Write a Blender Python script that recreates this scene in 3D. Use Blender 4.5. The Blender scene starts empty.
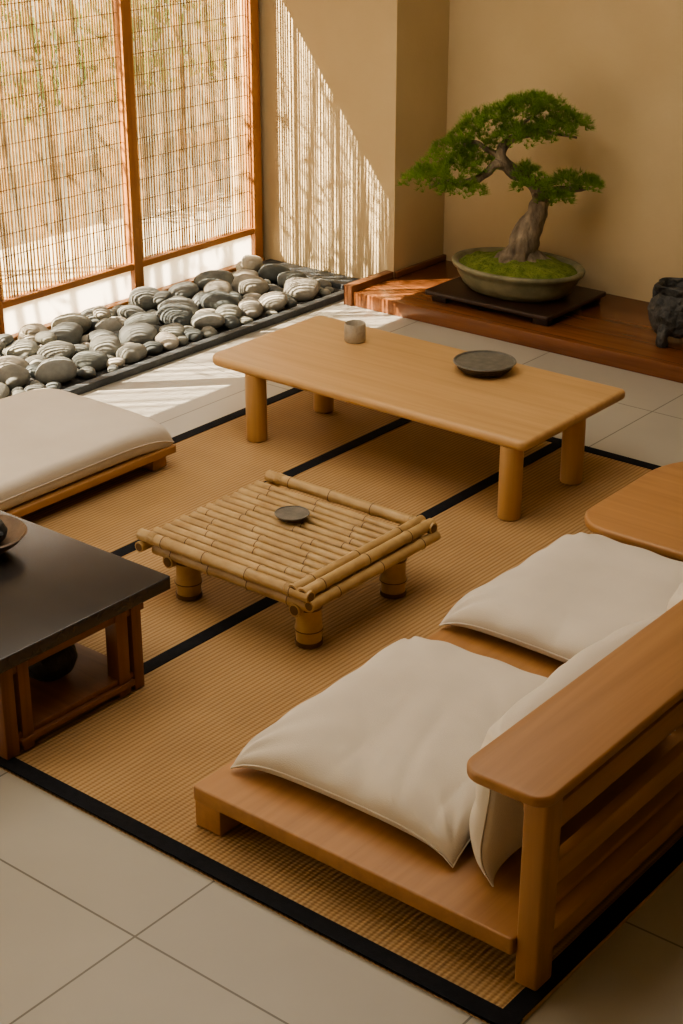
import bpy, bmesh, math, random
from mathutils import Vector, Matrix, noise
random.seed(7)
scene=bpy.context.scene
COL=scene.collection

# ------------------------------------------------------------ materials
def newmat(name):
    m=bpy.data.materials.new(name); m.use_nodes=True
    nt=m.node_tree; b=nt.nodes['Principled BSDF']
    return m,nt,b
def N(nt,t,**k):
    n=nt.nodes.new(t)
    for a,v in k.items(): setattr(n,a,v)
    return n
def L(nt,a,b): nt.links.new(a,b)
def ramp(nt,fac,stops):
    r=N(nt,'ShaderNodeValToRGB'); e=r.color_ramp.elements
    e[0].position,e[0].color=stops[0][0],(*stops[0][1],1)
    e[1].position,e[1].color=stops[-1][0],(*stops[-1][1],1)
    for p,c in stops[1:-1]:
        x=e.new(p); x.color=(*c,1)
    L(nt,fac,r.inputs[0]); return r
def bump(nt,b,h,s,d=0.01):
    n=N(nt,'ShaderNodeBump'); n.inputs['Strength'].default_value=s; n.inputs['Distance'].default_value=d
    L(nt,h,n.inputs['Height']); L(nt,n.outputs[0],b.inputs['Normal'])
def coords(nt,scale=(1,1,1),loc=(0,0,0)):
    t=N(nt,'ShaderNodeTexCoord'); m=N(nt,'ShaderNodeMapping')
    m.inputs['Scale'].default_value=scale; m.inputs['Location'].default_value=loc
    L(nt,t.outputs['Object'],m.inputs[0]); return m.outputs[0]
def noise_n(nt,vec,scale,detail=4,rough=.5,dist=0):
    n=N(nt,'ShaderNodeTexNoise'); n.inputs['Scale'].default_value=scale; n.inputs['Detail'].default_value=detail
    n.inputs['Roughness'].default_value=rough; n.inputs['Distortion'].default_value=dist
    L(nt,vec,n.inputs['Vector']); return n.outputs['Fac']
def noisy(name,c1,c2,scale=8,rough=.6,bs=.1,bscale=None,detail=4,spec=.5,bd=.01,stretch=(1,1,1)):
    m,nt,b=newmat(name); v=coords(nt,stretch)
    f=noise_n(nt,v,scale,detail); r=ramp(nt,f,[(.3,c1),(.7,c2)]); L(nt,r.outputs[0],b.inputs['Base Color'])
    b.inputs['Roughness'].default_value=rough; b.inputs['Specular IOR Level'].default_value=spec
    f2=noise_n(nt,v,bscale or scale*6,5); bump(nt,b,f2,bs,bd)
    return m
def wood(name,c1,c2,axis='X',rough=.4,grain=1.0,spec=.5):
    s={'X':(1.2,22,22),'Y':(22,1.2,22),'Z':(22,22,1.2)}[axis]
    m,nt,b=newmat(name); v=coords(nt,s)
    f=noise_n(nt,v,1.3,6,.6,.6); r=ramp(nt,f,[(.32,c1),(.5,tuple((a+c)/2 for a,c in zip(c1,c2))),(.68,c2)])
    L(nt,r.outputs[0],b.inputs['Base Color']); b.inputs['Roughness'].default_value=rough
    b.inputs['Specular IOR Level'].default_value=spec
    f2=noise_n(nt,v,5,4); bump(nt,b,f2,.12*grain,.002)
    return m

M={}
M['wall']=noisy('plaster_wall',(.55,.44,.27),(.61,.495,.31),3,.9,.25,90,bd=.003,spec=.2)
M['ceil']=noisy('plaster_ceiling',(.62,.56,.45),(.66,.6,.5),3,.9,.1,90,spec=.2)
M['lt']={a:wood('light_oak_'+a,(.50,.305,.14),(.59,.375,.18),a,.42) for a in 'XYZ'}
M['ch']={a:wood('honey_wood_'+a,(.36,.185,.075),(.45,.24,.10),a,.42) for a in 'XYZ'}
M['fr']={a:wood('window_wood_'+a,(.32,.13,.045),(.42,.19,.065),a,.45) for a in 'XYZ'}
M['dk']={a:wood('dark_stained_'+a,(.030,.015,.010),(.05,.025,.016),a,.35) for a in 'XYZ'}
M['rd']={a:wood('redwood_'+a,(.16,.065,.03),(.24,.105,.046),a,.4) for a in 'XYZ'}
M['black']=wood('black_lacquer',(.024,.022,.022),(.036,.031,.029),'X',.24,.3,.75)
M['band']=noisy('tatami_band_cloth',(.009,.010,.013),(.015,.016,.020),60,.85,.2,400,spec=.2)
M['slate']=noisy('slate_edging',(.05,.056,.06),(.08,.088,.095),20,.6,.2)
M['bed']=noisy('dark_gravel',(.04,.038,.035),(.09,.085,.078),60,.9,.8,120)
M['fab']=noisy('linen_cotton',(.61,.555,.48),(.67,.615,.535),5,.95,.35,420,spec=.15,bd=.002)
M['iron']=noisy('cast_iron',(.014,.014,.015),(.03,.029,.027),25,.5,.5,70)
M['burn']=noisy('aged_bronze',(.025,.027,.028),(.10,.10,.095),22,.6,.9,45,bd=.02)
M['plate']=noisy('dark_stoneware',(.022,.020,.018),(.065,.05,.037),22,.3,.15)
M['rim']=noisy('pale_glaze_rim',(.10,.10,.09),(.19,.175,.15),40,.35,.1)  # rim glaze, paler than the plate body
M['mug']=noisy('grey_ceramic',(.33,.29,.23),(.46,.41,.33),30,.5,.3)
M['bowl']=noisy('brown_ceramic',(.13,.08,.05),(.22,.15,.1),20,.4,.2)
M['pot']=noisy('celadon_glaze',(.13,.125,.07),(.27,.25,.155),12,.38,.2,40)
M['moss']=noisy('moss',(.10,.15,.02),(.24,.29,.055),28,.95,1,90,bd=.02)
M['bark']=noisy('pine_bark',(.11,.085,.06),(.36,.29,.21),22,.9,1,40,bd=.02,stretch=(1,1,.4))
def bamboo_mat(name,c1,c2):
    m,nt,b=newmat(name); v=coords(nt,(9,9,9)); f=noise_n(nt,v,1.2,5,.6)
    r=ramp(nt,f,[(.3,c1),(.7,c2)]); L(nt,r.outputs[0],b.inputs['Base Color'])
    b.inputs['Roughness'].default_value=.38; bump(nt,b,noise_n(nt,coords(nt,(60,60,60)),2,3),.1,.002); return m
M['bamb']=bamboo_mat('bamboo_culm',(.37,.235,.10),(.56,.395,.195))
M['node']=bamboo_mat('bamboo_node',(.10,.05,.02),(.17,.095,.04))
# tiles
m,nt,b=newmat('floor_tiles'); v=coords(nt,(1,1,1),(1.87,-1.70,0))
br=N(nt,'ShaderNodeTexBrick'); br.offset=0; br.squash=1
for k,x in (('Scale',1),('Mortar Size',.0025),('Mortar Smooth',.1),('Brick Width',.62),('Row Height',.62),('Bias',0)): br.inputs[k].default_value=x
br.inputs['Color1'].default_value=(.41,.385,.33,1); br.inputs['Color2'].default_value=(.44,.415,.355,1); br.inputs['Mortar'].default_value=(.17,.16,.135,1)
L(nt,v,br.inputs['Vector'])
mx=N(nt,'ShaderNodeMixRGB',blend_type='MULTIPLY'); mx.inputs[0].default_value=1
r=ramp(nt,noise_n(nt,v,2.5,6),[(.3,(.9,.9,.9)),(.7,(1,1,1))]); L(nt,br.outputs['Color'],mx.inputs[1]); L(nt,r.outputs[0],mx.inputs[2])
L(nt,mx.outputs[0],b.inputs['Base Color']); b.inputs['Roughness'].default_value=.34
inv=N(nt,'ShaderNodeMath',operation='SUBTRACT'); inv.inputs[0].default_value=1; L(nt,br.outputs['Fac'],inv.inputs[1]); bump(nt,b,inv.outputs[0],.4,.002)
M['tile']=m
# tatami
m,nt,b=newmat('tatami_weave'); v=coords(nt)
w=N(nt,'ShaderNodeTexWave',wave_type='BANDS',bands_direction='X'); w.inputs['Scale'].default_value=24; w.inputs['Distortion'].default_value=.3; L(nt,v,w.inputs['Vector'])
w2=N(nt,'ShaderNodeTexWave',wave_type='BANDS',bands_direction='Y'); w2.inputs['Scale'].default_value=38; w2.inputs['Distortion'].default_value=.6; L(nt,v,w2.inputs['Vector'])
mul=N(nt,'ShaderNodeMath',operation='MULTIPLY_ADD'); mul.inputs[1].default_value=.3; L(nt,w2.outputs['Fac'],mul.inputs[0]); L(nt,w.outputs['Fac'],mul.inputs[2])
r=ramp(nt,mul.outputs[0],[(.1,(.31,.19,.085)),(.9,(.49,.325,.165))])
r2=ramp(nt,noise_n(nt,v,5,6),[(.3,(.88,.86,.84)),(.7,(1.04,1.03,1.0))])
mx=N(nt,'ShaderNodeMixRGB',blend_type='MULTIPLY'); mx.inputs[0].default_value=1; L(nt,r.outputs[0],mx.inputs[1]); L(nt,r2.outputs[0],mx.inputs[2])
L(nt,mx.outputs[0],b.inputs['Base Color']); b.inputs['Roughness'].default_value=.7; b.inputs['Specular IOR Level'].default_value=.3
bump(nt,b,mul.outputs[0],.5,.002); M['tat']=m
# platform planks
m,nt,b=newmat('polished_platform_boards'); v=coords(nt,(1.0,18,18))
f=noise_n(nt,v,1.4,6,.6,.5); r=ramp(nt,f,[(.3,(.14,.052,.02)),(.7,(.25,.10,.04))])
w=N(nt,'ShaderNodeTexWave',wave_type='BANDS',bands_direction='Y',wave_profile='SAW'); w.inputs['Scale'].default_value=2.2; L(nt,coords(nt),w.inputs['Vector'])
r2=ramp(nt,w.outputs['Fac'],[(0,(.35,.35,.35)),(.05,(1,1,1))])
mx=N(nt,'ShaderNodeMixRGB',blend_type='MULTIPLY'); mx.inputs[0].default_value=1; L(nt,r.outputs[0],mx.inputs[1]); L(nt,r2.outputs[0],mx.inputs[2])
L(nt,mx.outputs[0],b.inputs['Base Color']); b.inputs['Roughness'].default_value=.25; M['plat']=m
# stones (per-stone colour attribute)
m,nt,b=newmat('river_stone'); at=N(nt,'ShaderNodeAttribute',attribute_name='stonecol')
r=ramp(nt,noise_n(nt,coords(nt),26,8,.65),[(.3,(.75,.75,.75)),(.7,(1.15,1.15,1.15))])
mx=N(nt,'ShaderNodeMixRGB',blend_type='MULTIPLY'); mx.inputs[0].default_value=1; L(nt,at.outputs['Color'],mx.inputs[1]); L(nt,r.outputs[0],mx.inputs[2])
L(nt,mx.outputs[0],b.inputs['Base Color']); b.inputs['Roughness'].default_value=.8; b.inputs['Specular IOR Level'].default_value=.3; M['stone']=m
# translucent things
def transl(name,c,t=.5,noise_s=0):
    m,nt,b=newmat(name); nt.nodes.remove(b); o=nt.nodes['Material Output']
    d=N(nt,'ShaderNodeBsdfDiffuse'); tr=N(nt,'ShaderNodeBsdfTranslucent'); ms=N(nt,'ShaderNodeMixShader')
    ms.inputs[0].default_value=t
    if noise_s:
        r=ramp(nt,noise_n(nt,coords(nt),noise_s,3),[(.35,tuple(x*.7 for x in c)),(.65,c)])
        L(nt,r.outputs[0],d.inputs[0]); L(nt,r.outputs[0],tr.inputs[0])
    else:
        d.inputs[0].default_value=(*c,1); tr.inputs[0].default_value=(*c,1)
    L(nt,d.outputs[0],ms.inputs[1]); L(nt,tr.outputs[0],ms.inputs[2]); L(nt,ms.outputs[0],o.inputs[0]); return m
M['slat']=transl('bamboo_blind_slat',(.66,.48,.27),.36,14)
M['thread']=transl('blind_thread',(.32,.2,.1),.2)
M['paper']=transl('frosted_pane',(.92,.9,.85),.75)
M['needle']=transl('pine_needles',(.29,.45,.11),.4,20)
M['leaf']=transl('hedge_leaf',(.36,.44,.18),.5,3)
M['gravel']=noisy('garden_gravel',(.32,.28,.20),(.36,.32,.235),2,.9,.1)
M['gwall']=noisy('garden_wall_plaster',(.50,.46,.33),(.56,.52,.38),2,.9,.1)

# ------------------------------------------------------------ builder
class Bd:
    def __init__(s,name,shift=True): s.name=name; s.bm=bmesh.new(); s.mats=[]; s.shift=shift
    def mi(s,m):
        if m not in s.mats: s.mats.append(m)
        return s.mats.index(m)
    def add(s,tmp,mat,mtx=None):
        i=s.mi(mat)
        for f in tmp.faces: f.material_index=i; f.smooth=True
        if mtx: bmesh.ops.transform(tmp,matrix=mtx,verts=tmp.verts)
        me=bpy.data.meshes.new('t'); tmp.to_mesh(me); tmp.free(); s.bm.from_mesh(me); bpy.data.meshes.remove(me)
    def box(s,x0,x1,y0,y1,z0,z1,mat,bev=.003,mtx=None,seg=2):
        t=bmesh.new(); bmesh.ops.create_cube(t,size=1)
        for v in t.verts: v.co=Vector(((x0+x1)/2+v.co.x*(x1-x0),(y0+y1)/2+v.co.y*(y1-y0),(z0+z1)/2+v.co.z*(z1-z0)))
        if bev>0: bmesh.ops.bevel(t,geom=t.edges[:],offset=bev,segments=seg,profile=.5,affect='EDGES')
        s.add(t,mat,mtx)
    def slab(s,x0,x1,y0,y1,z0,z1,rad,mat,bev=.008,mtx=None):
        if not isinstance(rad,(list,tuple)): rad=[rad]*4
        t=bmesh.new(); vs=[]
        cs=[(x0,y0,math.pi,rad[0]),(x1,y0,1.5*math.pi,rad[1]),(x1,y1,0,rad[2]),(x0,y1,.5*math.pi,rad[3])]
        for (x,y,a0,r) in cs:
            cx=x+(r if x==x0 else -r); cy=y+(r if y==y0 else -r); n=12 if r>.005 else 1
            for k in range(n+1):
                if n==1 and k: break
                a=a0+(math.pi/2)*k/n
                p=(cx+r*math.cos(a),cy+r*math.sin(a),z0) if n>1 else (x,y,z0)
                vs.append(t.verts.new(p))
        f=t.faces.new(vs); r=bmesh.ops.extrude_face_region(t,geom=[f])
        for g in r['geom']:
            if isinstance(g,bmesh.types.BMVert): g.co.z=z1
        bmesh.ops.recalc_face_normals(t,faces=t.faces)
        if bev>0:
            ed=[e for e in t.edges if abs(e.verts[0].co.z-e.verts[1].co.z)<1e-6]
            bmesh.ops.bevel(t,geom=ed,offset=bev,segments=3,profile=.5,affect='EDGES')
        s.add(t,mat,mtx)
    def lathe(s,prof,c,mat,seg=40,sx=1,sy=1,fn=None,rot=0):
        t=bmesh.new(); rings=[]
        for r,z in prof:
            ring=[]
            for k in range(seg):
                a=2*math.pi*k/seg; x,y,zz=r*math.cos(a)*sx,r*math.sin(a)*sy,z
                if fn: x,y,zz=fn(x,y,zz,a)
                x,y=x*math.cos(rot)-y*math.sin(rot),x*math.sin(rot)+y*math.cos(rot)
                ring.append(t.verts.new((c[0]+x,c[1]+y,c[2]+zz)))
            rings.append(ring)
        for a,b_ in zip(rings,rings[1:]):
            for k in range(seg): t.faces.new((a[k],a[(k+1)%seg],b_[(k+1)%seg],b_[k]))
        if prof[0][0]>1e-5: t.faces.new(rings[0][::-1])
        if prof[-1][0]>1e-5: t.faces.new(rings[-1])
        bmesh.ops.remove_doubles(t,verts=t.verts,dist=1e-6)
        bmesh.ops.recalc_face_normals(t,faces=t.faces); s.add(t,mat)
    def tube(s,pts,rad,mat,seg=14,sub=1,rough=0,fs=20,cap=True):
        P=[Vector(p) for p in pts]; R=list(rad) if isinstance(rad,(list,tuple)) else [rad]*len(P)
        if sub>1:
            Q=[];RR=[]
            for i in range(len(P)-1):
                p0=P[max(i-1,0)];p1=P[i];p2=P[i+1];p3=P[min(i+2,len(P)-1)]
                for k in range(sub):
                    u=k/sub
                    Q.append(.5*((2*p1)+(p2-p0)*u+(2*p0-5*p1+4*p2-p3)*u*u+(3*p1-p0-3*p2+p3)*u**3)); RR.append(R[i]+(R[i+1]-R[i])*u)
            Q.append(P[-1]);RR.append(R[-1]);P,R=Q,RR
        t=bmesh.new(); rings=[]; up=Vector((0,0,1)); 
        d0=(P[1]-P[0]).normalized()
        n=d0.cross(up) if abs(d0.z)<.9 else d0.cross(Vector((1,0,0))); n.normalize()
        for i,p in enumerate(P):
            d=(P[min(i+1,len(P)-1)]-P[max(i-1,0)]).normalized()
            n=(n-d*n.dot(d)).normalized(); b_=d.cross(n); ring=[]
            for k in range(seg):
                a=2*math.pi*k/seg; o=n*math.cos(a)+b_*math.sin(a); r=R[i]
                if rough: r*=1+rough*noise.noise((p+o*R[i])*fs)
                ring.append(t.verts.new(p+o*r))
            rings.append(ring)
        for a,b2 in zip(rings,rings[1:]):
            for k in range(seg): t.faces.new((a[k],a[(k+1)%seg],b2[(k+1)%seg],b2[k]))
        if cap: t.faces.new(rings[0][::-1]); t.faces.new(rings[-1])
        bmesh.ops.recalc_face_normals(t,faces=t.faces); s.add(t,mat)
    def done(s,angle=38,parent=None):
        me=bpy.data.meshes.new(s.name)
        if s.shift:
            xs=[v.co for v in s.bm.verts]
            lo=Vector([min(c[i] for c in xs) for i in range(3)]); hi=Vector([max(c[i] for c in xs) for i in range(3)])
            c=Vector(((lo.x+hi.x)/2,(lo.y+hi.y)/2,lo.z))
            for v in s.bm.verts: v.co-=c
        else: c=Vector((0,0,0))
        s.bm.to_mesh(me); s.bm.free()
        for m in s.mats: me.materials.append(m)
        try: me.set_sharp_from_angle(angle=math.radians(angle))
        except Exception: pass
        o=bpy.data.objects.new(s.name,me); o.location=c; COL.objects.link(o)
        if parent: o.parent=parent
        return o

def bamboo_pole(b,p0,p1,r,nodes=4,seg=14,off=0.0):
    p0=Vector(p0);p1=Vector(p1); d=p1-p0; pts=[p0];rad=[r]
    for k in range(nodes):
        u=(k+.5+off)/nodes
        if u>.97: continue
        e=.006/d.length
        for du,rr in ((-2*e,r),(-.6*e,r*1.1),(.6*e,r*1.1),(2*e,r)): pts.append(p0+d*(u+du)); rad.append(rr)
    pts.append(p1);rad.append(r)
    b.tube(pts,rad,M['bamb'],seg)
    for k in range(nodes):
        u=(k+.5+off)/nodes
        if u>.97: continue
        q=p0+d*u; dn=d.normalized()*.0013
        b.tube([q-dn,q+dn],r*1.13,M['node'],seg)
    dn=d.normalized()*.001
    for q,sg in ((p0,-1),(p1,1)): b.tube([q,q+dn*sg],r*.72,M['node'],seg)

# ------------------------------------------------------------ room shell
XW,YS,YB,CX=-4.8,5.40,5.76,-4.065
def simple(name,boxes,mat):
    b=Bd(name,shift=False)
    for q in boxes: b.box(*q,mat,bev=0)
    return b.done()
simple('floor',[(-4.95,1.3,-1.3,6.05,-.1,0)],M['tile'])
simple('ceiling',[(-4.95,1.3,-1.3,6.05,2.6,2.7)],M['ceil'])
simple('wall_left',[(-4.95,-4.82,-1.2,5.54,1.95,2.6),(-4.95,-4.82,2.3,5.54,1.52,1.95),(-4.95,-4.82,1.5,2.3,0,1.95),(-4.95,-4.82,-1.2,-1.0,0,1.95),(-4.95,-4.82,5.36,5.54,0,1.95)],M['wall'])
simple('wall_back_side',[(-4.82,CX,YS,YS+.12,0,2.6)],M['wall'])
simple('wall_alcove_side',[(CX-.12,CX,YS+.12,YB+.12,0,2.6)],M['wall'])
simple('wall_back',[(CX,1.3,YB,YB+.12,0,2.6)],M['wall'])
simple('wall_right',[(1.2,1.3,-1.2,YB,0,2.6)],M['wall'])
simple('wall_front',[(-4.95,1.3,-1.3,-1.2,0,2.6)],M['wall'])

# window with bamboo blinds
b=Bd('window_1'); F=M['fr']; PO=[5.345,4.60,3.85,3.10,2.33]
for y in PO: b.box(-4.83,-4.775,y-.026,y+.026,0,1.55,F['Z'],.003)
b.box(-4.84,-4.765,2.3,5.37,0,.028,F['Y'],.003)
b.box(-4.825,-4.78,2.3,5.37,.145,.172,F['Y'],.003)
b.box(-4.84,-4.765,2.3,5.37,1.5,1.55,F['Y'],.003)
for a,c in zip(PO[1:],PO):
    b.box(-4.806,-4.80,a+.026,c-.026,.028,.145,M['paper'],0)
    y=a+.03
    while y<c-.03:
        wd=random.uniform(.0065,.0105); g=.0042+.012*max(0,noise.noise(Vector((y*23,3,1)))+.20)
        b.box(-4.8055,-4.8035,y,y+wd,.172,1.5,M['slat'],0); y+=wd+g
    z=.25
    while z<1.5:
        b.box(-4.803,-4.8018,a+.026,c-.026,z,z+.0025,M['thread'],0); z+=.083
b.done()
b=Bd('added_light_opening')  # added framed opening out of view, lets more sky light into the room
for y in (-.97,.25,1.47): b.box(-4.83,-4.78,y-.026,y+.026,0,1.95,F['Z'],.003)
b.box(-4.84,-4.77,-1.0,1.5,0,.03,F['Y'],.003); b.box(-4.84,-4.77,-1.0,1.5,1.9,1.95,F['Y'],.003)
b.done()

# pebble bed + edging
b=Bd('pebble_bed_edging')
b.box(-4.185,-4.15,2.3,5.26,0,.028,M['slate'],.004); b.box(-4.76,-4.15,5.26,5.30,0,.028,M['slate'],.004)
b.box(-4.76,-4.19,2.3,5.26,0,.006,M['bed'],0)
b.box(-4.76,-4.11,5.30,5.398,0,.02,M['slate'],.003)
b.done()
b=Bd('river_stones',shift=True); lay=b.bm.loops.layers.float_color.new('stonecol'); 
base=bmesh.new(); bmesh.ops.create_icosphere(base,subdivisions=3,radius=1); bv=[v.co.copy() for v in base.verts]; bf=[[v.index for v in f.verts] for f in base.faces]; base.free()
cols=[(.16,.17,.155),(.22,.22,.195),(.115,.125,.12),(.31,.29,.245),(.19,.195,.18),(.40,.37,.31),(.14,.145,.135),(.26,.26,.225)]
def stone(x,y,z,a,bb,c,rot):
    col=random.choice(cols); stripe=random.random()<.05; sd=Vector((random.random()*50,random.random()*50,random.random()*50))
    if stripe: col=(.47,.44,.37)
    R=Matrix.Rotation(rot,3,'Z')@Matrix.Rotation(random.uniform(-.22,.22),3,'X')@Matrix.Rotation(random.uniform(-.2,.2),3,'Y')
    k=random.uniform(.85,1.1); vs=[];vc=[]
    for p in bv:
        q=Vector((math.copysign(abs(p.x)**.92,p.x)*a,math.copysign(abs(p.y)**.92,p.y)*bb,p.z*c))
        q*=1+.16*noise.noise(p*1.1+sd)
        vs.append(b.bm.verts.new(R@q+Vector((x,y,z))))
        f=k
        if stripe: f*=.62 if math.sin(p.x*9+p.z*7+2*noise.noise(p*2+sd))>.3 else 1.1
        vc.append((col[0]*f,col[1]*f,col[2]*f,1))
    for f in bf:
        nf=b.bm.faces.new([vs[i] for i in f]); nf.smooth=True
        for lp,i in zip(nf.loops,f): lp[lay]=vc[i]
b.mi(M['stone'])
def scatter(tries,rmin,rmax,z0,sep,x0,x1,y0,y1,lst):
    for _ in range(tries):
        r=random.uniform(rmin,rmax); x=random.uniform(x0+r*.9,x1-r*1.1); y=random.uniform(y0+r,y1-r*1.1)
        if all((x-q[0])**2+(y-q[1])**2>((r+q[2])*sep)**2 for q in lst):
            lst.append((x,y,r))
            c=r*random.uniform(.52,.72); stone(x,y,z0+c*.9,r*random.uniform(1.0,1.2),r*random.uniform(.82,.97),c,random.uniform(0,3.14))
l1=[];scatter(900,.056,.078,.006,.87,-4.74,-4.195,2.5,5.255,l1)
scatter(5000,.032,.055,.006,.87,-4.74,-4.195,2.5,5.255,l1)
scatter(3000,.02,.03,.006,.86,-4.74,-4.195,2.5,5.255,l1)
l2=[];scatter(14,.035,.05,.05,1.2,-4.70,-4.35,3.0,5.2,l2)
b.done()

# raised platform (tokonoma)
b=Bd('alcove_platform')
b.box(CX+.002,1.19,5.12,YB-.002,0,.06,M['plat'],.003)
b.box(-4.105,CX+.002,5.11,YS-.002,0,.085,M['rd']['Y'],.004)
b.box(CX+.002,CX+.02,YS,YB-.003,.06,.085,M['rd']['Y'],.003)
b.done()

# tatami rug
b=Bd('tatami_rug',shift=False)
X0,X1,Y0,Y1=-3.59,-1.17,1.92,4.36
b.box(X0,X1,Y0,Y1,.0005,.008,M['tat'],0)
for x in (X0+.02,-3.09,-2.57,X1-.022): b.box(x-.02,x+.02,Y0,Y1,.004,.0105,M['band'],0)
for y in (Y0+.02,Y1-.02): b.box(X0,X1,y-.02,y+.02,.004,.0102,M['band'],0)
b.done()
RZ=.0105

# long table
W=M['lt']; b=Bd('low_dining_table')
b.slab(-3.55,-2.31,3.70,4.28,.238,.27,[.05,.025,.02,.03],W['X'],.012)
for x,y in ((-3.365,3.735),(-2.375,3.735),(-2.375,4.08),(-3.365,4.08)):
    b.lathe([(.033,RZ),(.035,RZ+.004),(.035,.24)],(x,y,0),W['Z'],28)
b.done()

b=Bd('ceramic_cup'); b.lathe([(.0,0),(.033,0),(.036,.004),(.036,.060),(.034,.063),(.032,.060),(.031,.012),(0,.01)],(-3.26,4.12,.2705),M['mug'],36)
b.lathe([(.0355,.0),(.0365,.001),(.0365,.010),(.0355,.011)],(-3.26,4.12,.30),M['mug'],36); b.done()
def plate(name,x,y,z,r):
    b=Bd(name); h=r*.34
    b.lathe([(0,0),(r*.60,0),(r*.72,h*.12),(r*.96,h*.8),(r,h),(r*.93,h*.98),(r*.87,h*.45),(r*.76,h*.16),(0,h*.12)],(x,y,z),M['plate'],56)
    b.lathe([(r*.985,h*.9),(r*1.01,h*.98),(r*.99,h*1.07),(r*.94,h*1.05),(r*.925,h*.95)],(x,y,z),M['rim'],56)
    for k in range(3):
        rr=r*(.2+.17*k); b.lathe([(rr,h*.13),(rr+r*.015,h*.17),(rr+r*.03,h*.13)],(x,y,z),M['rim' if k==1 else 'plate'],40)
    b.done()
plate('stoneware_plate',-2.75,4.14,.2705,.100)

# bamboo table
b=Bd('bamboo_coffee_table')
bx0,bx1,by0,by1=-2.86,-2.295,2.725,3.235; zt=.172
y=by0+.040
while y<by1-.035:
    bamboo_pole(b,(bx0+.005+random.uniform(-.004,.004),y,zt),(bx1-.06,y,zt),.0128,random.choice((2,3)),12,random.uniform(-.3,.3)); y+=.0335
for yy in (by0,by1): bamboo_pole(b,(bx0-.015,yy,zt+.002),(bx1+.005,yy,zt+.002),.016,4,16,.1)
for xx in (bx1-.046,bx1-.014): bamboo_pole(b,(xx,by0-.01,zt+.008),(xx,by1+.015,zt+.008),.0155,3,16,-.1)
bamboo_pole(b,(bx1+.002,by0-.005,zt-.022),(bx1+.002,by1+.015,zt-.022),.015,3,16,.1)
bamboo_pole(b,(bx0-.004,by0-.02,zt-.026),(bx0-.004,by1+.02,zt-.026),.015,3,16,.2)
for yy in (by0+.02,by1-.02): bamboo_pole(b,(bx0+.02,yy,zt-.036),(bx1-.01,yy,zt-.036),.017,4,16)
for xx in (bx0+.08,bx1-.05): bamboo_pole(b,(xx,by0,zt-.052),(xx,by1,zt-.052),.018,3,16)
for x,y in ((-2.755,2.775),(-2.34,2.775),(-2.34,3.125),(-2.755,3.125)):
    bamboo_pole(b,(x,y,RZ+.001),(x,y,.155),.033,2,24,.1)
    b.tube([(x,y,RZ+.001),(x,y,RZ+.012)],.0355,M['node'],24)
    b.tube([(x,y,.113),(x,y,.118)],.0355,M['node'],24)
for x,y,zc in ((bx0+.02,by0,zt+.002),(bx1-.075,by0,zt+.002),(bx0+.02,by1,zt+.002),(bx1-.075,by1,zt+.002)):
    for k in range(4): b.tube([(x+.006*k,y,zc),(x+.0045+.006*k,y,zc)],.0175,M['bamb'],16)
b.done()
plate('small_incense_dish',-2.61,3.03,.1870,.047)

# black top table
b=Bd('black_top_side_table'); R=M['rd']
b.slab(-3.32,-2.50,1.80,2.46,.236,.27,.006,M['black'],.003)
for x in (-2.53,-3.26):
    for y in (1.985,2.33):
        b.box(x-.02,x+.02,y-.045,y-.008,RZ,.238,R['Z'],.003)
        b.box(x-.02,x+.02,y+.004,y+.036,RZ,.238,R['Z'],.003)
    b.box(x-.016,x+.016,1.90,2.38,.21,.238,R['Y'],.002)
    b.box(x-.026,x+.026,1.98,2.33,RZ+.02,.045,R['Y'],.002)
b.box(-3.26,-2.515,1.95,2.35,.045,.06,R['X'],.002)
b.done()
b=Bd('serving_bowl'); c=(-2.95,2.27,.2705)
b.lathe([(0,0),(.05,0),(.055,.006),(.09,.03),(.108,.05),(.104,.053),(.085,.036),(.05,.014),(0,.012)],c,M['bowl'],44); b.done()
b=Bd('iron_teapot'); c=(-2.955,2.28,.284)
b.lathe([(0,0),(.035,0),(.052,.02),(.056,.035),(.046,.055),(.02,.064),(.018,.066),(.007,.069),(.006,.076),(.011,.082),(.006,.088),(0,.089)],c,M['iron'],32)
b.tube([(c[0]+.045,c[1]-.01,c[2]+.03),(c[0]+.07,c[1]-.015,c[2]+.045),(c[0]+.085,c[1]-.017,c[2]+.06)],[.012,.009,.006],M['iron'],10,4)
b.tube([(c[0],c[1]-.045,c[2]+.05),(c[0],c[1]-.04,c[2]+.1),(c[0],c[1],c[2]+.125),(c[0],c[1]+.04,c[2]+.1),(c[0],c[1]+.045,c[2]+.05)],.004,M['iron'],8,5)
b.done()
b=Bd('round_iron_kettle'); c=(-2.66,2.20,.061)
b.lathe([(0,0),(.035,0),(.06,.02),(.07,.045),(.066,.07),(.045,.09),(.03,.095),(.03,.1),(.01,.104),(.009,.112),(0,.114)],c,M['iron'],36); b.done()

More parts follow.
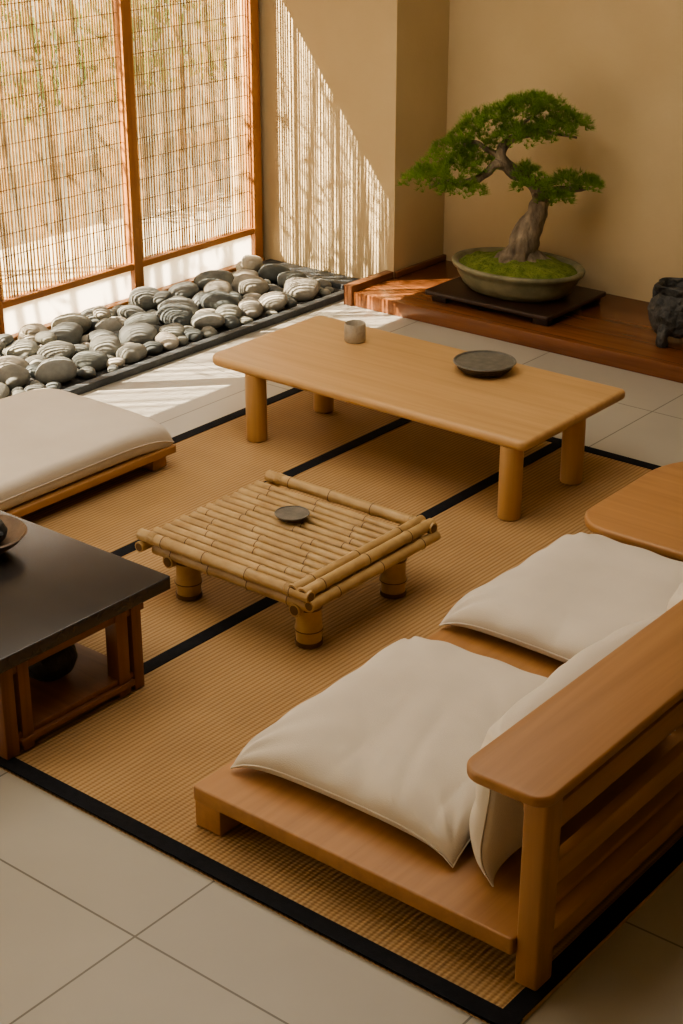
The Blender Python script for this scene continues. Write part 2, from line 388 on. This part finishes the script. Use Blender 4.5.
# cushions
def cushion(name,c,sx,sy,th,mtx=None,seed=0,flat=4,pinch=.05,n=72,wr=1.0,lowfrac=.4,power=.5,parent=None):
    t=bmesh.new(); g={}
    def wp(u):
        return math.sin(u*math.pi/2)*.7+u*.3
    for side in (1,-1):
        for i in range(n+1):
            for j in range(n+1):
                u=-1+2*i/n; v=-1+2*j/n; edge=i in(0,n) or j in(0,n)
                if side==-1 and edge: g[(side,i,j)]=g[(1,i,j)]; continue
                uu=wp(u); vv=wp(v)
                h=(max(0,(1-abs(uu)**flat))*max(0,(1-abs(vv)**flat)))**power
                x=sx/2*uu*(1-pinch*(1-vv*vv)*abs(uu)); y=sy/2*vv*(1-pinch*(1-uu*uu)*abs(vv))
                P=Vector((x*7+seed*3.1,y*7+seed,seed*1.7))
                wob=noise.noise(P*.55)*.008+noise.noise(P*1.4)*.0022
                rg2=(1-abs(noise.noise(Vector((P.x*1.1+P.y*.5,P.y*.5,4+seed))))*3.0)
                fold=max(0,rg2)**3*.005*max(0,noise.noise(P*.4+Vector((5,5,5)))+.35)
                dcorner=min(1,math.hypot(1-abs(uu),1-abs(vv)))
                ang=math.atan2(1-abs(vv)+1e-4,1-abs(uu)+1e-4)
                gather=math.sin(ang*11+seed)*math.exp(-dcorner*3.5)*.006*min(1,dcorner*6)
                gather+=math.sin(vv*13+seed)*math.exp(-(1-abs(uu))*6)*.0025+math.sin(uu*13+seed*2)*math.exp(-(1-abs(vv))*6)*.0025
                z=lowfrac*th+ (h*th*(1-lowfrac)+(wob-fold+gather)*wr*min(1,h*2) if side==1 else -h*th*lowfrac)
                z-= (abs(uu)*abs(vv))**6*th*lowfrac*.8
                g[(side,i,j)]=t.verts.new((x,y,z))
        for i in range(n):
            for j in range(n):
                q=[g[(side,i,j)],g[(side,i+1,j)],g[(side,i+1,j+1)],g[(side,i,j+1)]]
                if side==-1: q.reverse()
                try: t.faces.new(q)
                except ValueError: pass
    mt=Matrix.Translation(c)@(mtx if mtx else Matrix.Identity(4))
    b=Bd(name); b.add(t,M['fab'],mt)
    ring=[(i,0) for i in range(n)]+[(n,j) for j in range(n)]+[(i,n) for i in range(n,0,-1)]+[(0,j) for j in range(n,-1,-1)]
    def ed(i,j):
        uu=wp(-1+2*i/n); vv=wp(-1+2*j/n)
        return mt@Vector((sx/2*uu*(1-pinch*(1-vv*vv)*abs(uu)),sy/2*vv*(1-pinch*(1-uu*uu)*abs(vv)),lowfrac*th-(abs(uu)*abs(vv))**6*th*lowfrac*.8))
    b.tube([ed(*q) for q in ring],.0020,M['fab'],6,cap=False)
    return b.done(60)

# left daybed
b=Bd('low_daybed'); C=M['ch']
b.slab(-4.01,-3.41,2.5,3.41,.055,.08,.01,C['Y'],.004)
for y in (2.6,3.35): b.box(-3.99,-3.43,y-.03,y+.03,RZ+.0005,.055,C['X'],.003)
b.done()
cushion('daybed_mattress',(-3.71,2.95,.0815),.59,.90,.085,None,2,30,.002,64,.3,.5,.5)

# low sofa with backrest
b=Bd('low_wooden_sofa')
b.slab(-2.02,-1.237,2.02,3.46,.074,.11,.006,C['Y'],.004)
b.box(-2.02,-1.95,2.025,3.45,RZ,.076,C['Y'],.003)
for y in (2.03,2.75,3.40): b.box(-1.236,-1.188,y,y+.055,RZ,.43,C['Z'],.006,seg=3)
b.slab(-1.345,-1.165,1.985,3.50,.428,.45,[.045,.035,.02,.02],C['Y'],.006)
b.box(-1.225,-1.200,2.06,3.44,.32,.375,C['Y'],.004)
b.box(-1.225,-1.200,2.06,3.44,.20,.25,C['Y'],.004)
b.box(-1.24,-1.200,2.06,3.44,.06,.10,C['Y'],.003)
t=bmesh.new(); pr=[(-1.235,.429),(-1.30,.429)]+[(-1.30+.065*math.sin(a),.429-.065*(1-math.cos(a))) for a in [math.pi/2*k/8 for k in range(1,9)]]
A1=[t.verts.new((x,2.035,z)) for x,z in pr]; A2=[t.verts.new((x,2.075,z)) for x,z in pr]
t.faces.new(A1); t.faces.new(A2[::-1])
for k in range(len(pr)): t.faces.new((A1[k],A2[k],A2[(k+1)%len(pr)],A1[(k+1)%len(pr)]))
bmesh.ops.recalc_face_normals(t,faces=t.faces); b.add(t,C['Z'])
b.done()
cushion('seat_cushion',(-1.72,2.43,.1105),.555,.635,.108,Matrix.Rotation(.02,4,'Z'),1,5,.045,wr=1.3,power=.44)
cushion('seat_cushion.001',(-1.735,3.18,.1105),.555,.60,.10,Matrix.Rotation(-.03,4,'Z'),5,5,.045,wr=1.3,power=.44)
cushion('back_cushion',(-1.318,2.46,.27),.31,.68,.145,Matrix.Rotation(math.radians(-84),4,'Y'),7,3.8,.05,wr=1.2)
cushion('back_cushion.001',(-1.318,3.14,.27),.31,.64,.145,Matrix.Rotation(math.radians(-84),4,'Y'),9,3.8,.05,wr=1.2)

# rounded side table behind
b=Bd('rounded_side_table')
b.slab(-2.035,-1.15,3.50,4.20,.155,.182,[.11,.05,.15,.28],C['X'],.008)
for x,y in ((-1.88,3.70),(-1.28,3.66),(-1.28,4.0),(-1.80,4.0)): b.lathe([(.026,RZ),(.03,.158)],(x,y,0),C['Z'],24)
b.done()

# bonsai
BX,BY=-3.46,5.42; PZ=.0605
b=Bd('display_stand'); D=M['dk']
b.slab(BX-.30,BX+.29,BY-.22,BY+.22,PZ+.028,PZ+.046,.012,D['X'],.004)
for sx in (-1,1):
    for sy in (-1,1): 
        b.box(BX+sx*.24-.035,BX+sx*.24+.035,BY+sy*.18-.02,BY+sy*.18+.02,PZ,PZ+.03,D['X'],.004)
b.box(BX-.24,BX+.24,BY-.185,BY-.175,PZ+.015,PZ+.03,D['X'],.001)
b.done()
b=Bd('bonsai_tree'); pz=PZ+.0465
b.lathe([(0,0),(.18,0),(.20,.006),(.228,.03),(.250,.07),(.256,.092),(.270,.095),(.274,.110),(.267,.117),(.25,.112),(.24,.09),(0,.085)],(BX,BY,pz),M['pot'],64,1.05,.76)
def mo(x,y,z,a):
    return x,y,z+.018*noise.noise(Vector((x*14,y*14,3)))+.006*noise.noise(Vector((x*50,y*50,3)))
b.lathe([(.248,.098),(.22,.112),(.17,.126),(.11,.138),(.05,.146),(0.0,.148)],(BX,BY,pz),M['moss'],64,1.04,.74,mo)
rv=Vector((.779,.627,0)); dv=Vector((-.627,.779,0)); base=Vector((BX,BY,pz+.125))
def P(px,py,d=0): return base+rv*((px-523)/256)+dv*d+Vector((0,0,(262-py)/242))
b.tube([P(523,268),P(525,258),P(528,245),P(533,229),P(541,212),P(545,202)],[.10,.078,.058,.048,.04,.034],M['bark'],22,6,.35,22)
for k in range(9):
    a=k*.698+.3; d=rv*math.cos(a)+dv*math.sin(a)*.8; q=P(526,252)
    b.tube([q+d*.02,q+d*.07-Vector((0,0,.03)),q+d*.11-Vector((0,0,.05)),q+d*.17-Vector((0,0,.067))],[.034,.025,.016,.005],M['bark'],10,4,.3,30)
B_=[([(544,206,0),(540,192,0),(528,182,.01),(512,174,.0),(501,161,0),(507,150,.02),(522,143,.02),(545,140,.03)],[.034,.032,.029,.027,.024,.02,.014,.008]),
([(510,172,0),(496,168,-.02),(484,178,-.03),(470,184,-.03),(450,184,-.03),(430,188,-.03)],[.022,.02,.017,.014,.010,.005]),
([(544,206,0),(551,196,.0),(563,192,-.01),(580,192,-.02),(592,190,-.02)],[.024,.018,.014,.009,.005]),
([(501,161,0),(488,156,.02),(476,150,.04),(462,154,.04)],[.016,.012,.009,.005]),
([(545,198,0),(538,196,-.05),(532,192,-.09)],[.014,.01,.005]),
([(522,143,.02),(520,132,0),(530,124,-.02)],[.012,.008,.004]),
([(545,140,.03),(562,142,.02),(576,144,0)],[.009,.006,.004])]
for pts,rr in B_: b.tube([P(*q) for q in pts],rr,M['bark'],12,5,.3,30)
pads=[(428,184,0,26,15),(446,174,-.03,34,19),(474,170,.03,28,17),(455,158,.05,24,14),(474,150,.06,28,18),(488,136,.03,32,21),(510,124,0,32,19),(538,122,.05,36,18),(565,132,.0,27,14),(518,140,-.06,28,13),(545,136,-.04,28,13),(528,112,.0,26,10),(532,184,-.09,20,12),(526,174,-.03,14,9),(574,186,-.02,27,13),(590,188,0,14,9),(556,198,-.06,20,8),(462,188,-.08,24,9)]
t=bmesh.new()
def needle(o,d,ln,w):
    s_=d.cross(Vector((random.uniform(-1,1),random.uniform(-1,1),random.uniform(-1,1)))).normalized()*w
    t.faces.new((t.verts.new(o-s_),t.verts.new(o+s_),t.verts.new(o+d*ln)))
for (px,py,d,rx,ry) in pads:
    c=P(px,py+ry*.35,d); a=rx/258; h=ry*1.5/236
    n=int(50+ a*a*8000)
    for _ in range(n):
        th=random.uniform(0,6.283); r=math.sqrt(random.random()); 
        lx,ly=r*math.cos(th),r*math.sin(th); top=math.sqrt(max(0,1-r*r))
        z=top*h*random.uniform(.35,1)-.012*random.random()
        o=c+rv*lx*a+dv*ly*a*.85+Vector((0,0,z*.85+.012*noise.noise(Vector((lx*3+px,ly*3,0)))))
        ax=Vector((lx*.8*rv.x+ly*.6*dv.x,lx*.8*rv.y+ly*.6*dv.y,.75)).normalized()
        for k in range(16):
            q=Vector((random.gauss(0,1),random.gauss(0,1),random.gauss(0,1))).normalized()
            dd=(ax+q*.85).normalized(); needle(o,dd,random.uniform(.02,.034),.0012)
b.add(t,M['needle']); b.done(80)

# bronze burner at the right edge of the alcove
b=Bd('bronze_incense_burner'); c=(-2.72,5.38,PZ+.003)
def bf_(x,y,z,a):
    k=1+.10*math.sin(a*5)*math.sin(z*38)+.10*noise.noise(Vector((x*25,y*25,z*25)))
    return x*k,y*k,z
b.lathe([(0,.03),(.07,.03),(.085,.045),(.10,.08),(.104,.115),(.095,.15),(.078,.17),(.074,.185),(.085,.20),(.088,.215),(.08,.22),(.066,.213),(.06,.19),(0,.185)],c,M['burn'],56,1,1,bf_)
for k in range(3):
    a=k*2.094+.5; d=Vector((math.cos(a),math.sin(a),0)); q=Vector(c)
    b.tube([q+d*.07+Vector((0,0,.07)),q+d*.1+Vector((0,0,.04)),q+d*.098+Vector((0,0,.002))],[.03,.024,.02],M['burn'],12,4,.3,30)
for sg in (-1,1):
    q=Vector(c); d=Vector((-.9*sg,.3*sg,0))
    b.tube([q+d*.09+Vector((0,0,.10)),q+d*.12+Vector((0,0,.13)),q+d*.125+Vector((0,0,.17)),q+d*.10+Vector((0,0,.19)),q+d*.08+Vector((0,0,.17))],[.02,.018,.015,.014,.014],M['burn'],12,5,.3,30)
b.done()

# garden
simple('garden_ground',[(-14,-4.95,-4,14,-.12,-.02)],M['gravel'])
simple('garden_boundary',[(-7.3,-7.15,-4,14,-.02,1.6)],M['gwall'])
b=Bd('garden_shrubs'); t=bmesh.new()
for _ in range(9000):
    y=random.uniform(4.6,11); x=-6.9+random.uniform(-.1,.2); z=random.uniform(.35,1.5)
    dens=.9 if y<6.9 else .35
    if random.random()>dens or noise.noise(Vector((x*.8,y*1.2,z*1.6)))<-.08-.12*(z-.7): continue
    s_=random.uniform(.025,.06); q=Matrix.Rotation(random.uniform(0,6.3),3,'Z')@Matrix.Rotation(random.uniform(-1.4,1.4),3,'X')
    vs=[t.verts.new(Vector((x,y,z))+q@Vector(k)*s_) for k in ((-.5,0,0),(0,-1,0),(.5,0,0),(0,1,0))]
    t.faces.new(vs)
b.add(t,M['leaf'])
for k in range(14):
    y=4.7+k*.45; b.tube([(-6.8,y,-.02),(-6.82,y+.05,.5),(-6.85,y-.08,1.2)],[.014,.011,.005],M['bark'],8,4)
b.done()
b=Bd('garden_bamboo_grove'); t=bmesh.new(); rr=random.Random(3)
for k in range(17):
    x=-6.3+rr.uniform(-.35,.35); y=2.5+rr.uniform(-.1,1.5); ln=rr.uniform(3.6,4.6); tx=rr.uniform(-.06,.06); ty=rr.uniform(-.18,.10); r=rr.uniform(.010,.020)
    b.tube([(x,y,-.02),(x+tx*ln*.5,y+ty*ln*.4,ln*.5),(x+tx*ln,y+ty*ln,ln)],[r,r*.9,r*.4],M['bamb'],8,4)
    for _ in range(45):
        u=rr.uniform(.45,1); o=Vector((x+tx*ln*u,y+ty*ln*u,ln*u))+Vector((rr.uniform(-.25,.25),rr.uniform(-.25,.25),rr.uniform(-.1,.1)))
        d=Vector((rr.uniform(-1,1),rr.uniform(-1,1),rr.uniform(-1.2,.1))).normalized(); s_=d.cross(Vector((rr.uniform(-1,1),rr.uniform(-1,1),1))).normalized()*.009; l=rr.uniform(.07,.13)
        t.faces.new([t.verts.new(q) for q in (o,o+d*l*.4+s_,o+d*l,o+d*l*.4-s_)])
b.add(t,M['leaf']); b.done()

# ------------------------------------------------------------ lights
w=bpy.data.worlds.new('World'); scene.world=w; w.use_nodes=True
bg=w.node_tree.nodes['Background']; bg.inputs[0].default_value=(1.0,.935,.82,1); bg.inputs[1].default_value=4.6
s=bpy.data.lights.new('sun','SUN'); s.energy=42; s.angle=math.radians(.3); s.color=(1,.86,.66)
so=bpy.data.objects.new('sun',s); COL.objects.link(so)
so.rotation_euler=Vector((1,1.05,-1.33)).to_track_quat('-Z','Y').to_euler()
a=bpy.data.lights.new('added_ceiling_fill','AREA'); a.shape='RECTANGLE'; a.size=2.6; a.size_y=2.6; a.energy=42; a.color=(1,.92,.80)  # added area light below the ceiling, soft interior fill with no fixture
ao=bpy.data.objects.new('added_ceiling_fill',a); ao.location=(-3.0,3.0,2.58); COL.objects.link(ao)

# ------------------------------------------------------------ camera
cam=bpy.data.cameras.new('camera'); co=bpy.data.objects.new('camera',cam); COL.objects.link(co)
cam.sensor_fit='VERTICAL'; cam.sensor_height=36; cam.lens=1640/1024*36; cam.clip_start=.05
co.location=(0,0,2.0); co.rotation_euler=(math.pi/2-.422,0,.678)
scene.camera=co
scene.view_settings.view_transform='AgX'; scene.view_settings.look='AgX - Medium High Contrast'; scene.view_settings.exposure=.12
